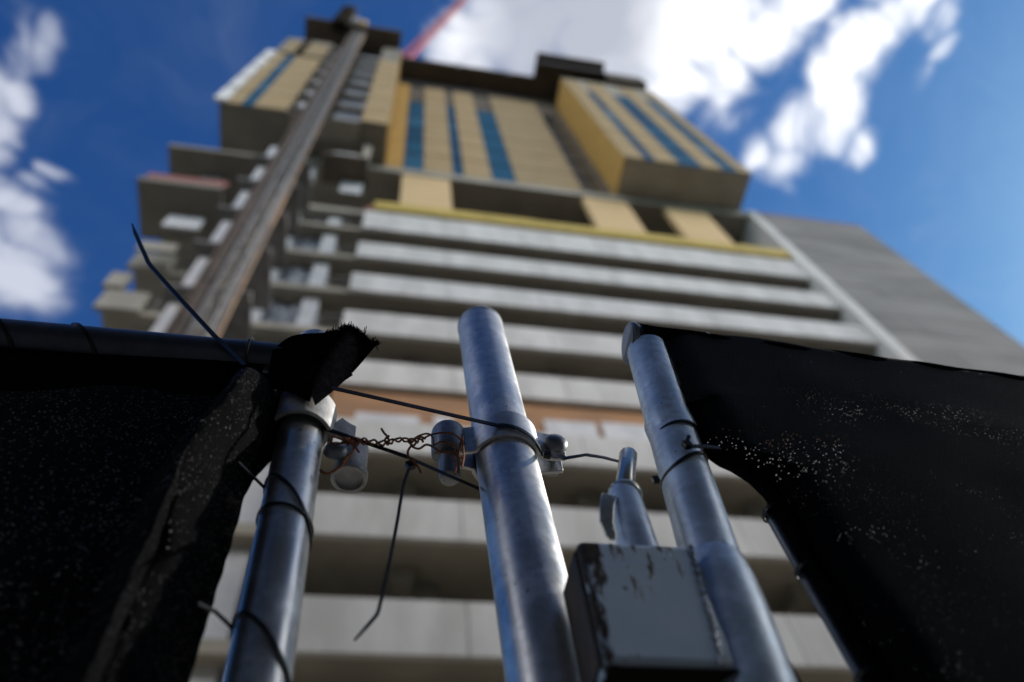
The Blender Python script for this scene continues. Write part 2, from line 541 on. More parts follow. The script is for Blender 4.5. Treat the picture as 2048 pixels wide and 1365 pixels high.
def world_of(o):
    m = o.matrix_basis.copy()
    if o.parent is not None:
        m = world_of(o.parent) @ o.matrix_parent_inverse @ m
    return m


def tag(o, label, cat, group=None):
    o['label'] = label
    o['category'] = cat
    if group:
        o['group'] = group
    return o


def thing(name, label, cat, loc=(0, 0, 0), group=None):
    o = bpy.data.objects.new(name, None)
    o.empty_display_size = 0.1
    o.location = loc
    COL.objects.link(o)
    return tag(o, label, cat, group)


def boxes(*bs):
    m = MB()
    for b in bs:
        m.box(*b)
    return m


# ------------------------------------------------------------------ ground
G0 = -1.55
g = MB()
g.grid(lambda u, v: ((u - .5) * 3000, (v - .5) * 3000, G0 - 0.13), 8, 8)
o = g.build('ground', M['asphalt'])
o['kind'] = 'structure'
o = boxes((-80, 80, 2.6, 60, G0 - 0.12, G0)).build('site_yard', M['ground'])
o['kind'] = 'structure'
o = boxes((-80, 80, -2.2, 2.6, G0 - 0.12, G0 - 0.01)).build('pavement', M['asphalt'])
o['kind'] = 'structure'

# unseen block added behind the viewer to shade the fence and darken its reflections
M['shade_block_clad'] = surf('shade_block_cladding', (0.055, 0.055, 0.065), (0.04, 0.042, 0.05), 3.0, 0.9)
M['pane'] = surf('shade_block_glass', (0.02, 0.025, 0.03), None, 2.0, 0.2)
opp = thing('shade_block', 'unseen dark block with rows of windows, added behind the viewer to shade the foreground', 'building', (-5, -20, G0))
boxes((-60, 40, -30, -14, G0, 28)).build('shade_block_wall', M['shade_block_clad'], opp, flat=True)
boxes((-60.2, 40.2, -30.2, -13.8, 28.01, 28.5)).build('roof', M['dark_concrete'], opp, flat=True)  # top of the added shade block
for zf in (2.0, 6.0, 10.0, 14.0, 18.0, 22.0):
    for xw in np.arange(-36, 36, 6.0):
        boxes((xw, xw + 2.2, -14.05, -13.97, zf, zf + 2.2)).build('window', M['pane'], opp, flat=True)

# ------------------------------------------------------------------ the high-rise
D = 12.0        # facade plane
YM = 9.8        # front of the two projecting bays
XL, XR = -8.7, 26.0
tower = thing('high_rise_building', 'tall unfinished concrete high-rise with parking decks below and two projecting beige bays above', 'building', (9, D, G0))
P = lambda m, name, mat, parent=tower, **k: m.build(name, M[mat], parent, flat=True, **k)

ZB = [9.85 + 3.05 * k for k in range(-3, 8)]        # underside of each parking floor's edge band
for i, zb in enumerate(ZB):
    top = zb + (2.05 if i == len(ZB) - 1 else 1.42 if i > 6 else 1.30)
    m = MB()
    xs = [-1.42, 2.1, 5.55, 9.0, 12.4, 15.8, 19.0]
    for a, b in zip(xs[:-1], xs[1:]):
        m.box(a, b - 0.03, D, D + 0.16, zb, top)
    m.box(-1.40, 18.96, D + 0.05, D + 0.14, zb + 0.05, top - 0.05)
    P(m, 'spandrel', 'precast')
    P(boxes((-8.55, 18.95, D + 0.17, 22, zb + 0.04, zb + 0.36)), 'floor_slab', 'deck')
    if 5 <= i <= 8:
        sp = P(boxes((-8.75, -7.45, D - 0.02, D + 0.15, zb + 0.02, zb + 1.20)), 'spandrel', 'concrete')
    # drop beams under the slab
    m = MB()
    for x in (0.6, 5.4, 10.2, 15.0):
        m.box(x, x + 0.5, D + 0.9, 21.9, zb - 0.38, zb + 0.03)
    P(m, 'beam', 'deck')
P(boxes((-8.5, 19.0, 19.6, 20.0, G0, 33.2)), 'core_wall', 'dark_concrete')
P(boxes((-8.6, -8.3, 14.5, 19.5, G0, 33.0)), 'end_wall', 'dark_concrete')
for x in (1.0, 7.4, 13.8):
    P(boxes((x, x + 0.7, 13.4, 14.1, G0, 33.2)), 'column', 'concrete')
for x, w in ((-2.95, 0.55), (-4.65, 0.5), (-7.05, 0.42)):
    for i in range(0, 11):
        zb = ZB[i]
        if x < -7 and i < 3:
            continue
        P(boxes((x, x + w, D + 0.5, D + 1.0, zb + 0.37, zb + 3.08)), 'column', 'white_wrap')
P(boxes((-2.2, -1.5, D + 0.3, D + 0.9, G0, 22.2)), 'column', 'white_wrap')
for z0 in (35.0, 37.4):
    P(boxes((-7.05, -6.63, D + 0.2, D + 0.6, z0, z0 + 1.9)), 'column', 'white_wrap')
    P(boxes((-4.75, -4.2, D + 0.2, D + 0.6, z0, z0 + 1.7)), 'column', 'white_wrap')

# plywood-clad opening and pale boards two thirds up the decks
P(boxes((-1.35, 18.6, D + 0.18, D + 0.23, 17.5, 18.90)), 'plywood_hoarding', 'ply')
for x, w, h in ((-.6, 1.7, .25), (1.5, .5, .35), (4.6, 1.5, .6), (6.3, 1.9, .7), (9.0, 2.0, .45), (12.0, 2.4, .5)):
    P(boxes((x, x + w, D + 0.03, D + 0.13, 17.26, 17.36 + h)), 'board_stack', 'white_wrap')

# transfer storey: yellow flashing, beige piers, open bays, ledge
m = MB()
xs = np.linspace(-1.05, 19.0, 9)
for a, b in zip(xs[:-1], xs[1:]):
    m.box(a, b - 0.02, D - 0.13, D + 0.05, 33.42, 34.28 + rng.uniform(-.05, .05))
P(m, 'flashing', 'yellow')
P(boxes((-8.6, 18.95, D + 0.2, 22, 33.3, 33.75)), 'floor_slab', 'concrete')
for a, b in ((0.05, 2.5), (9.55, 12.0), (14.1, 16.5)):
    P(boxes((a, b, D, D + 0.3, 34.3, 39.28)), 'pier', 'pier')
P(boxes((-5.9, 19.1, D - 0.06, 22, 39.3, 40.12)), 'ledge_slab', 'concrete')
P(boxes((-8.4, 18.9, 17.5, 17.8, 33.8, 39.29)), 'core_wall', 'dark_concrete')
P(boxes((-9.0, -5.95, D + 1.6, 22, 39.3, 40.1)), 'ledge_slab', 'concrete')
m = MB()
for a, b in ((2.55, 9.5), (12.05, 14.05), (16.55, 18.95), (-1.5, 0.0)):
    m.box(a, b, D + 0.5, D + 0.53, 34.35, 35.25)
P(m, 'safety_netting', 'red_net')
P(boxes((-1.2, 0.3, D - 0.02, D + 0.1, 33.5, 33.9)), 'trim_board', 'ply')

# balcony slabs at the left
for z, y0, xr in ((31.75, 9.75, -5.9), (27.87, 9.9, -6.3)):
    P(boxes((-9.15, xr, y0, D + 0.1, z, z + 0.3)), 'balcony_slab', 'shade_concrete')
P(boxes((-8.65, -7.5, 12.15, 12.3, 30.6, 31.6)), 'board_panel', 'concrete')
P(boxes((-9.0, -6.2, 9.95, 9.98, 28.25, 28.85)), 'safety_netting', 'red_net')
P(boxes((-7.9, -7.1, 10.8, 11.2, 31.45, 31.74)), 'light_fitting', 'white_wrap')
P(boxes((-7.95, -6.75, 10.9, 11.0, 26.35, 27.35)), 'board_panel', 'white_wrap')
P(boxes((-8.5, -7.3, 11.4, 11.5, 25.3, 26.0)), 'board_panel', 'concrete')
P(boxes((-9.0, -8.4, 12.0, 12.2, 23.6, 24.6)), 'board_panel', 'concrete')

# grey blank wall with pilaster on the right
P(boxes((18.98, 19.55, D - 0.25, 21.5, G0, 39.75)), 'pilaster', 'precast')
m = MB()
zz = np.arange(-1.5, 39.7, 1.525)
for z0 in zz:
    z1 = min(z0 + 1.48, 39.72)
    for a, b in ((19.57, 21.7), (21.72, 23.9), (23.92, 26.0)):
        m.box(a, b, D - 0.18 + rng.uniform(-.012, .012), D + 0.1, z0, z1)
m.box(19.58, 25.95, D - 0.1, 22, G0, 39.65)
P(m, 'blank_wall', 'grey_clad')
P(boxes((19.4, 26.0, D - 0.17, D - 0.12, 39.80, 39.95)), 'edge_rail', 'red_net')

FP = 3.05
FL = [40.16 + FP * k for k in range(8)]       # storeys above the ledge


def panel_column(x0, x1, z0, z1, y, mat, name, seam=0.05, side=None):
    """one bay of sheathing from z0 to z1, seam at each storey"""
    m = MB()
    z = z0
    while z < z1 - 0.1:
        t = min(z + FP, z1)
        cuts = [z + 0.03, z + (t - z) * 0.36, z + (t - z) * 0.68, t - seam - .03]
        for c0_, c1_ in zip(cuts[:-1], cuts[1:]):
            m.box(x0, x1, y - 0.06 + rng.uniform(-.008, .008), y, c0_ + 0.03, c1_ - 0.03)
        z += FP
    return P(m, name, mat)


def window_column(x0, x1, z0, z1, y, mat='blue_glass'):
    z = z0
    while z < z1 - 0.5:
        t = min(z + FP, z1)
        w = P(boxes((x0 + 0.02, x1 - 0.02, y - 0.02, y + 0.02, z + 0.02, t - 0.08)), 'window', mat if mat != 'blue_glass' else ('blue_glass', 'blue_glass', 'blue_glass_pale', 'blue_glass_deep')[rng.integers(4)])
        m = boxes((x0 + .0, x1 - .0, y - 0.045, y - 0.021, t - 0.11, t - 0.02))
        m.build('frame', M['dark_steelwork'], w, flat=True)
        z += FP


# body of the upper tower, set back behind the sheathing
P(boxes((-0.8, 11.7, D + 0.12, 22, 40.13, 64.9)), 'tower_body', 'formply')
# central facade
window_column(0.06, 1.13, 40.14, 56.6, D)
P(boxes((-0.84, 0.04, D - 0.02, D + 0.1, 40.14, 62.3)), 'side_panel', 'gold')
panel_column(1.14, 2.68, 40.14, 62.2, D, 'beige', 'wall_panel')
window_column(2.69, 3.28, 40.14, 56.6, D)
panel_column(3.29, 4.79, 40.14, 62.2, D, 'beige', 'wall_panel')
window_column(4.80, 6.12, 40.14, 56.6, D)
panel_column(6.13, 9.76, 40.14, 62.4, D, 'beige2', 'wall_panel')
window_column(9.77, 11.0, 40.14, 58.4, D + 0.05, 'dark_glass')
# right projecting bay
P(boxes((11.66, 18.86, YM + 0.08, 22, 40.2, 63.0)), 'bay_body', 'concrete')
P(boxes((11.60, 11.66, YM + 0.07, D + 0.1, 40.2, 62.6)), 'side_panel', 'gold')
for a, b, mat in ((11.6, 12.75, 'beige'), (13.4, 14.7, 'beige'), (16.06, 17.2, 'beige'), (18.1, 18.9, 'beige2')):
    panel_column(a, b, 40.2, 61.9, YM + 0.06, mat, 'wall_panel')
for a, b, mat in ((12.75, 13.4, 'blue_glass'), (14.7, 16.06, 'blue_glass'), (17.2, 18.1, 'blue_glass')):
    window_column(a, b, 40.2, 58.0, YM + 0.04, mat)
# left projecting bay, with the open hoist slot in it
P(boxes((-9.1, -5.85, YM + 0.08, 22, 40.2, 62.5), (-2.25, -0.93, YM + 0.08, 22, 40.2, 64.9), (-5.84, -2.26, YM + 1.2, 22, 40.2, 64.9)), 'bay_body', 'shade_concrete')
P(boxes((-0.92, -0.86, YM + 0.07, D + 0.11, 40.2, 62.4)), 'side_panel', 'gold')
panel_column(-8.75, -8.1, 40.2, 55.2, YM + 0.06, 'beige', 'wall_panel')
window_column(-8.08, -7.52, 40.2, 55.2, YM + 0.04)
panel_column(-7.5, -5.85, 40.2, 55.2, YM + 0.06, 'beige', 'wall_panel')
panel_column(-8.6, -7.9, 56.0, 61.0, YM + 0.06, 'beige2', 'wall_panel')
panel_column(-7.3, -5.85, 56.0, 61.0, YM + 0.06, 'beige2', 'wall_panel')
panel_column(-2.25, -0.88, 40.2, 58.5, YM + 0.06, 'beige', 'wall_panel')
for z in FL[:7]:
    if z < 55:
        P(boxes((-9.35, -8.78, YM - 0.14, YM + 0.05, z + 0.08, z + 2.75)), 'corner_fin', 'white_fin')
    if z < 62:
        P(boxes((-5.8, -2.3, YM + 0.1, YM + 1.19, z + 0.02, z + 0.28)), 'slot_slab', 'concrete')
        P(boxes((-3.75, -2.35, YM + 0.4, YM + 0.45, z + 0.29, z + 2.95)), 'slot_sheet', 'tarp')
        P(boxes((-5.7, -4.9, YM + 0.3, YM + 0.36, z + 0.3, z + 2.2)), 'slot_board', 'white_wrap')
# roof deck, soffits of formwork, black netting
P(boxes((-8.3, -0.98, 8.6, 22, 65.0, 65.5), (-0.975, 9.83, 10.5, 22, 65.0, 65.5), (9.835, 15.4, 8.6, 22, 65.0, 65.5), (15.405, 18.7, 9.35, 22, 63.1, 65.5)), 'roof_deck', 'formply')
P(boxes((-0.8, 9.8, D + 0.02, D + 0.1, 62.5, 64.98), (9.9, 15.3, 9.1, 9.15, 63.4, 64.98)), 'debris_net', 'net_black')
P(boxes((-9.15, -5.9, YM + 0.02, YM + 0.06, 55.25, 55.9)), 'edge_beam', 'dark_steelwork')
P(boxes((-7.85, -7.35, YM + 0.02, YM + 0.06, 55.95, 62.0)), 'edge_post', 'dark_steelwork')
m = MB()
for x in (3.5, 7.6):
    m.box(x, x + 0.25, 10.4, 10.48, 63.8, 65.4)
P(m, 'net_bracket', 'hoist_steel')

# plastic sheets hanging in the hoist bay of the parking floors
cnt = 0
places = ['lowest visible', 'second lowest', 'third lowest', 'middle', 'fourth highest', 'third highest', 'second highest', 'highest']
for i in range(5, 11):
    zb = ZB[i]
    s = MB()
    ph = rng.uniform(0, 6)
    x0, x1 = -4.15, -2.95
    s.grid(lambda u, v: (x0 + (x1 - x0) * u, D + 0.75 + 0.10 * math.sin(9 * u + ph) * (1 - v * .5) + 0.05 * math.sin(23 * u + 5 * v + ph), zb + 0.4 + 2.55 * v), 30, 10)
    wsh = s.build('plastic_sheet', M['tarp'])
    tag(wsh, 'blue-grey plastic sheet hung beside the hoist between white columns, %s of its column' % ['lowest', 'second lowest', 'third lowest', 'third highest', 'second highest', 'highest'][i - 5], 'plastic sheet', 'plastic sheets hung in the hoist bay')
    sol = wsh.modifiers.new('thickness', 'SOLIDIFY')
    sol.thickness = 0.004
for i in range(5, 11):
    zb = ZB[i]
    for xa, xb in ((-7.4, -4.72), (-2.35, -1.5)):
        m = MB()
        for z in (zb + 0.95, zb + 1.4):
            m.box(xa, xb, D + 0.24, D + 0.301, z, z + 0.05)
        for x in np.arange(xa + .1, xb, 0.75):
            m.box(x, x + 0.07, D + 0.30, D + 0.36, zb + 0.37, zb + 1.5)
        P(m, 'guard_rail', 'hoist_steel')
    for x in (-6.3, -5.4):
        P(boxes((x, x + 0.1, D + 0.9, D + 1.0, zb + 0.37, zb + 3.05)), 'prop', 'hoist_steel')
wp = boxes((-2.75, -1.75, D - 0.1, D - 0.04, 35.1, 36.9)).build('board_panel', M['white_wrap'], None, bevel=0.02)
tag(wp, 'square white panel leaning at the slab edge left of the yellow flashing', 'panel')

# stores under the left bay
P(boxes((-3.7, -1.6, 10.7, 12.1, 36.7, 36.99)), 'landing_slab', 'formply')
P(boxes((-1.95, -1.6, 10.9, 11.2, 37.0, 40.19)), 'column', 'concrete')
st = thing('material_pallet', 'pale wrapped material pallet under the soffit of the left bay', 'pallet', (-2.7, 11.3, 37.0))
boxes((-3.3, -2.1, 10.95, 11.7, 37.13, 38.1)).build('load', M['white_wrap'], st, bevel=0.04)
boxes((-3.4, -2.0, 10.9, 11.75, 37.0, 37.12)).build('base', M['timber_dark'], st)

# ------------------------------------------------------------------ construction hoist
HX0, HX1, HY = -4.62, -3.72, 9.0
hoist = thing('construction_hoist', 'tall construction hoist mast with timber run-back tower climbing the left bay', 'hoist', (-4.15, HY, G0))
HT = 67.5


def lattice(m, x0, x1, y0, y1, z0, z1, step, r):
    for x in (x0, x1):
        for y in (y0, y1):
            m.box(x - r, x + r, y - r, y + r, z0, z1)
    z = z0
    k = 0
    while z < z1 - step * 0.5:
        for (a, b) in (((x0, y0), (x1, y0)), ((x1, y0), (x1, y1)), ((x1, y1), (x0, y1)), ((x0, y1), (x0, y0))):
            if k % 2:
                a, b = b, a
            m.tube([(a[0], a[1], z), (b[0], b[1], z + step)], r * 0.5, 5)
            m.tube([(a[0], a[1], z), (b[0], b[1], z)], r * 0.5, 5)
        z += step
        k += 1


m = MB()
lattice(m, -4.27, -3.93, HY, HY + 0.4, G0, HT, 1.5, 0.036)
m.build('mast', M['hoist_steel'], hoist, flat=True)
m = MB()
for a, b in zip(np.arange(G0, HT - 4, 4.0), np.arange(G0 + 4, HT, 4.0)):
    m.box(-3.76, -3.68, HY + 0.02, HY + 0.10, a, b - 0.04)
m.build('timber_rail', M['timber'], hoist, flat=True)
m = MB()
for a, b in zip(np.arange(G0, HT - 4, 4.0), np.arange(G0 + 4, HT, 4.0)):
    m.box(-4.64, -4.42, HY - 0.02, HY + 0.06, a, b - 0.05)
m.build('timber_rail', M['timber_dark'], hoist, flat=True)
m = MB()
lattice(m, -4.9, -4.66, HY + 0.3, HY + 0.9, G0, HT - 3, 3.05, 0.035)
m.build('guide_frame', M['hoist_rust'], hoist, flat=True)
m = MB()
lattice(m, -5.0, -4.5, HY + 0.6, HY + 1.2, G0, HT - 5, 3.05, 0.035)
m.build('common_tower', M['timber_dark'], hoist, flat=True)
for z in np.arange(2.0, HT - 8, 3.05):
    boxes((-4.98, -4.5, HY + 0.62, HY + 1.18, z, z + 0.06)).build('tower_platform', M['hoist_rust'], hoist, flat=True)
m = MB()
m.box(-3.88, -3.83, HY + 0.05, HY + 0.1, G0, HT)
m.box(-4.37, -4.33, HY + 0.05, HY + 0.1, G0, HT)
m.build('cable_guide', M['steel_white'], hoist, flat=True)
for i, z in enumerate([ZB[k] + 0.4 for k in range(4, 11)] + [FL[k] + .3 for k in range(7)]):
    gte = boxes((-5.6, -5.12, HY + 0.95, HY + 1.0, z, z + 2.55)).build('landing_gate', M['white_wrap'], hoist, flat=True)
    boxes((-5.8, -3.6, HY + 0.55, HY + 2.6 if z < 39 else HY + 0.85, z - 0.32, z - 0.2)).build('tie_frame', M['hoist_steel'], hoist, flat=True)
car = boxes((-6.25, -5.2, HY - 0.6, HY + 0.3, 64.5, 74.0)).build('hoist_car', M['dark_steelwork'], hoist, bevel=0.05)
boxes((-6.3, -5.15, HY - 0.65, HY + 0.35, 74.02, 74.15)).build('roof', M['hoist_steel'], car)
boxes((-5.05, -4.5, HY - 0.4, HY + 0.4, 66.8, 69.4)).build('drive_unit', M['hoist_steel'], hoist, bevel=0.04)
boxes((-4.45, -3.9, HY - 0.3, HY + 0.3, 67.6, 68.9)).build('mast_head', M['hoist_yellow'], hoist, bevel=0.04)

# ------------------------------------------------------------------ tower crane behind
CA = np.array((-2.2, 30.0, 182.0)) * 0.5
CB = np.array((20.0, 30.0, 362.0)) * 0.5
crane = thing('tower_crane', 'red lattice boom of a tower crane rising behind the roof', 'crane', (-4, 15.0, G0))
m = MB()
ax = (CB - CA) / np.linalg.norm(CB - CA)
side = np.cross(ax, (0, 1, 0))
side /= np.linalg.norm(side)
n_ = 46
for s_, yy in ((-1, 0), (1, 0), (0, 1.0)):
    m.tube([CA + side * s_ * 0.55 + np.array((0, yy, 0)), CB + side * s_ * 0.55 + np.array((0, yy, 0))], 0.11, 6)
for k in range(n_):
    a = CA + (CB - CA) * k / n_
    b = CA + (CB - CA) * (k + 1) / n_
    s_ = 1 if k % 2 else -1
    m.tube([a + side * .55 * s_, b - side * .55 * s_], 0.06, 5)
    m.tube([a + side * .55 * s_, b + np.array((0, 1.0, 0))], 0.06, 5)
m.build('boom', M['crane_red'], crane, flat=True)
m = MB()
lattice(m, CA[0] - 1.6, CA[0] - .1, CA[1] + 7.6, CA[1] + 9.1, G0, CA[2] + 1, 3.0, 0.1)
m.build('mast', M['crane_red'], crane, flat=True)
boxes((CA[0] - 2, CA[0] + .4, CA[1] - .6, CA[1] + 9.4, CA[2] - .2, CA[2] + .9)).build('slewing_deck', M['crane_red'], crane, flat=True)

# ------------------------------------------------------------------ fence: centre post and its clamp
lo, hi = at(1100, 1365, .447), at(959, 648, .485)
cdir = (hi - lo) / np.linalg.norm(hi - lo)


def cpost(z):
    return lo + cdir * ((z - lo[2]) / cdir[2])


PR = 0.0302
post = thing('fence_post', 'thick galvanised steel fence post with rounded top, standing free in the middle', 'fence post', tuple(cpost(G0)))
base, top = cpost(G0), cpost(0.934)
MB().tube([base + (top - base) * t for t in np.linspace(0, 1, 12)], PR, 48, True).build('tube', M['steel'], post)
MB().lathe(top, cdir, [(PR + .0006, -0.0015), (PR + .0008, 0.0), (PR * 0.99, .004), (PR * .93, .0085), (PR * .8, .0125), (PR * .55, .0155), (PR * .2, .017), (.0005, .0172)], 48).build('cap', M['steel'], post, sharp=60)

ZC = 0.632
cc = cpost(ZC)
clamp = thing('pipe_clamp', 'galvanised two-ear pipe clamp bolted round the middle fence post with a hanging pintle', 'pipe clamp', tuple(cc))


def wavy_band(c, r, z0, z1, xl, xr, front=True, th=0.004):
    """half of a two-piece post clamp: ear, half ring, ear"""
    s = -1 if front else 1
    pts = []
    pts.append((c[0] + xl, c[1] + s * 0.006))
    pts.append((c[0] - r - 0.016, c[1] + s * 0.006))
    pts.append((c[0] - r - 0.006, c[1] + s * 0.0075))
    for a in np.linspace(18, 162, 25):
        pts.append((c[0] - r * math.cos(math.radians(a)), c[1] + s * r * math.sin(math.radians(a))))
    pts.append((c[0] + r + 0.006, c[1] + s * 0.0075))
    pts.append((c[0] + r + 0.016, c[1] + s * 0.006))
    pts.append((c[0] + xr, c[1] + s * 0.006))
    mm = MB()
    V, F = [], []
    pp = [np.array(q) for q in pts]
    for i in range(len(pp)):
        t = pp[min(i + 1, len(pp) - 1)] - pp[max(i - 1, 0)]
        nrm = np.array((t[1], -t[0])) / np.linalg.norm(t) * (1 if front else -1)
        e = 0.85 if i in (0, len(pp) - 1) else 1.0
        zm, zh = (z0 + z1) / 2, (z1 - z0) / 2 * e
        for (o_, z) in ((0, zm - zh), (th, zm - zh), (th, zm + zh), (0, zm + zh)):
            q = pp[i] + nrm * o_
            V.append((q[0], q[1], z))
    for i in range(len(pp) - 1):
        for k in range(4):
            k2 = (k + 1) % 4
            F.append((i * 4 + k, i * 4 + 4 + k, i * 4 + 4 + k2, i * 4 + k2))
    F += [(0, 1, 2, 3), (len(V) - 1, len(V) - 2, len(V) - 3, len(V) - 4)]
    mm.add(V, F)
    return mm


wavy_band(cc, PR + .0012, ZC - .0205, ZC + .0205, -.052, .060, True).build('front_band', M['steel'], clamp, bevel=.001)
wavy_band(cc, PR + .0012, ZC - .0205, ZC + .0205, -.052, .060, False).build('rear_band', M['steel'], clamp, bevel=.001)
bx = cc + np.array((.0505, -.0115, 0.0))
b_ = MB().lathe(bx, (0, -1, 0), [(.0125, 0), (.0128, .0022), (.0118, .0052), (.0085, .0080), (.004, .0092), (.0004, .0095)], 28)
b_.build('bolt_head', M['steel_dark'], clamp, sharp=60)
MB().lathe(bx, (0, 1, 0), [(.0052, 0), (.0052, .036), (.0048, .037)], 18).build('bolt', M['steel_dark'], clamp)
MB().lathe(bx + np.array((0, .0225, 0)), (0, 1, 0), [(.0112, 0), (.0115, .001), (.0115, .009), (.0105, .0105)], 6).build('nut', M['steel_dark'], clamp)
# pintle hanging from the left ear
pl = cc + np.array((-.0575, -.004, 0))
MB().lathe(pl, (0, 0, -1), [(.010, -.020), (.0165, -.018), (.0172, -.014), (.0172, .016), (.0165, .019), (.0100, .0195), (.0100, .052), (.0094, .0545), (.0080, .055)], 30).build('pintle', M['steel_dark'], clamp, sharp=40)

# ------------------------------------------------------------------ left gate panel
la, lb = at(600, 880, .44), at(515, 1365, .44)
ldir = (la - lb) / np.linalg.norm(la - lb)


def lpost(z):
    return la + ldir * ((z - la[2]) / ldir[2])


LR = 0.0210
lgate = thing('gate_panel', 'left chain-fence gate frame with dark top rail and bright steel upright', 'gate', tuple(lpost(G0)))
MB().tube([lpost(z) for z in np.linspace(G0, 0.735, 10)], LR, 40).build('upright', M['steel'], lgate)
ZR = 0.722
MB().tube([(x, .44, ZR) for x in np.linspace(-2.4, -.082, 12)], .0215, 36).build('top_rail', M['rail_dark'], lgate)
lt = lpost(.745)
MB().ring(lt, LR + .0015, LR + .0045, -.012, .014).build('corner_band', M['steel'], lgate, bevel=.001)
# second member of the frame, behind
MB().tube([(-.112, .62, G0), (-.112, .62, .20)], .02, 20).build('brace', M['steel_white'], lgate)

lc = lpost(.615)
lclamp = thing('pipe_clamp', 'pale sunlit pipe clamp on the left gate upright holding a hinge socket', 'pipe clamp', tuple(lc))
MB().ring(lc, LR + .0045, LR + .0088, -.019, .023, -200, 20).build('band', M['steel_white'], lclamp, bevel=.0015)
MB().ring(lc, LR + .0004, LR + .0049, -.010, .022).build('liner', M['steel_dark'], lclamp)
ear = [lc + np.array((LR + .0074, -.004, 0)), lc + np.array((LR + .011, -.003, -.002)), lc + np.array((LR + .019, .0, -.004)), lc + np.array((LR + .028, .004, -.004))]
MB().ribbon(ear, (0, 0, 1), [.030, .028, .026, .024], .004).build('ear', M['steel_white'], lclamp, bevel=.001)
sc = at(703, 925, .45)
MB().lathe(sc, (0, 0, -1), [(.008, -.022), (.0130, -.022), (.0142, -.019), (.0142, .014), (.0160, .017), (.0160, .024), (.0150, .025), (.0124, .025), (.0120, .0215), (.0005, .0205)], 34).build('hinge_socket', M['steel_white'], lclamp, sharp=35)
lbx = at(672, 905, .437)
MB().lathe(lbx, (0, -1, 0), [(.011, 0), (.0105, .004), (.0065, .007), (.0005, .008)], 20).build('bolt_head', M['steel_dark'], lclamp, sharp=60)

# ------------------------------------------------------------------ right gate panel with latch box
ra, rb = at(1290, 690, .39), at(1498, 1365, .39)
rdir = (ra - rb) / np.linalg.norm(ra - rb)


def rpost(z):
    return ra + rdir * ((z - ra[2]) / rdir[2])


RR = 0.0222
rgate = thing('gate_panel', 'right gate frame with bluish steel upright, top rail and welded latch box', 'gate', tuple(rpost(G0)))
MB().tube([rpost(z) for z in np.linspace(G0, .732, 12)], RR, 44).build('upright', M['gate_steel'], rgate)
rl0, rl1 = at(1252, 686, .39), at(2047, 793, .39)
rd = rl1 - rl0
MB().tube([rl0 + rd * t for t in np.linspace(0.004, 3.4, 14)], RR, 40).build('top_rail', M['rail_dark'], rgate)
MB().lathe(rl0 + np.array((.004, 0, 0)), (1, 0, 0), [(.0225, -.002), (.0245, 0), (.0248, .002), (.0245, .004)], 40).build('rail_cap', M['steel_dark'], rgate)
jz = .583
MB().ring(rpost(jz), RR + .0003, RR + .0012, -.018, .011, slope=(.10, 0)).build('joint_sleeve', M['gate_steel'], rgate)
MB().ring(rpost(jz), RR + .0006, RR + .0019, -.0215, -.0185, slope=(.10, 0)).build('joint_ring', M['tie'], rgate)
# sleeve the box is welded to
sl = [(rpost(z), r) for z, r in ((-.30, .0285), (.10, .0285), (.30, .0280), (.36, .0275), (.385, .0262), (.402, .0238), (.408, .0225))]
MB().tube([s[0] for s in sl], [s[1] for s in sl], 44).build('sleeve', M['gate_steel'], rgate)
MB().tube([(.300, .428, -.4), (.300, .428, .525)], .0042, 14).build('tension_bar', M['steel_white'], rgate)
MB().tube([(.3262, .391, -.5), (.3262, .391, .475)], .0050, 14).build('brace_rod', M['rail_dark'], rgate)
# latch box
bm_ = MB().box(.1440, .2280, .3660, .4150, .298, .4015)
bx_o = bm_.build('latch_box', M['box_paint'], rgate, bevel=.006, seg=4)
boxes((.1423, .1437, .373, .4135, .303, .396)).build('side_plate', M['box_rust'], bx_o, bevel=.0006)
boxes((.1455, .2270, .367, .414, .2955, .2975)).build('base_plate', M['dark_steelwork'], bx_o, bevel=.0006)
wz = np.linspace(.300, .400, 40)
MB().tube([(rpost(z)[0] - .0262 + .0010 * math.sin(z * 900) + .008 * 0, .3672 + .0006 * math.sin(z * 700), z) for z in wz], [.0019 + .0006 * abs(math.sin(z * 640)) for z in wz], 8).build('weld_bead', M['steel_dark'], rgate)
MB().tube([(.199, .390, .4010), (.1995, .390, .435), (.2005, .390, .468), (.2015, .390, .479)], [.0158, .0155, .0150, .0135], 30, True, True).build('latch_tube', M['gate_steel'], rgate)
pn = thing('drop_pin', 'shiny zinc latch pin standing in the tube above the rusty latch box', 'pin', (.205, .390, .478))
p0, p1 = at(1248, 985, .3895), at(1257, 908, .3895)
MB().tube([p0, p0 + (p1 - p0) * .06, p0 + (p1 - p0) * .97, p1], [.0074, .0079, .0079, .0072], 26).build('rod', M['steel_bright'], pn)
MB().lathe(p0 + np.array((.0, 0, -.0045)), p1 - p0, [(.0085, -.001), (.0135, 0), (.0142, .003), (.0125, .006), (.0085, .0075)], 26).build('collar', M['steel_bright'], pn, sharp=50)
fl = [at(1220, 985, .379), at(1214, 1010, .378), at(1213, 1045, .378), at(1222, 1072, .378)]
MB().ribbon([fl[0] * .75 + fl[1] * .25] + fl[1:] + [fl[-1] + np.array((.0008, 0, -.004))], (1, 0, 0), [.012, .0115, .0105, .0085, .004], .0022).build('flap', M['steel_bright'], pn, bevel=.0006)

# ------------------------------------------------------------------ shade-cloth screens
def smooth_noise(seed, n=14):
    r_ = np.random.default_rng(seed)
    ks = [(r_.uniform(-1, 1), r_.uniform(-1, 1), r_.uniform(0, 6.28), r_.uniform(.3, 1)) for _ in range(n)]

    def f(x, z, s):
        return sum(a * math.sin(s * (kx * x + kz * z) + ph) for kx, kz, ph, a in ks) / n
    return f


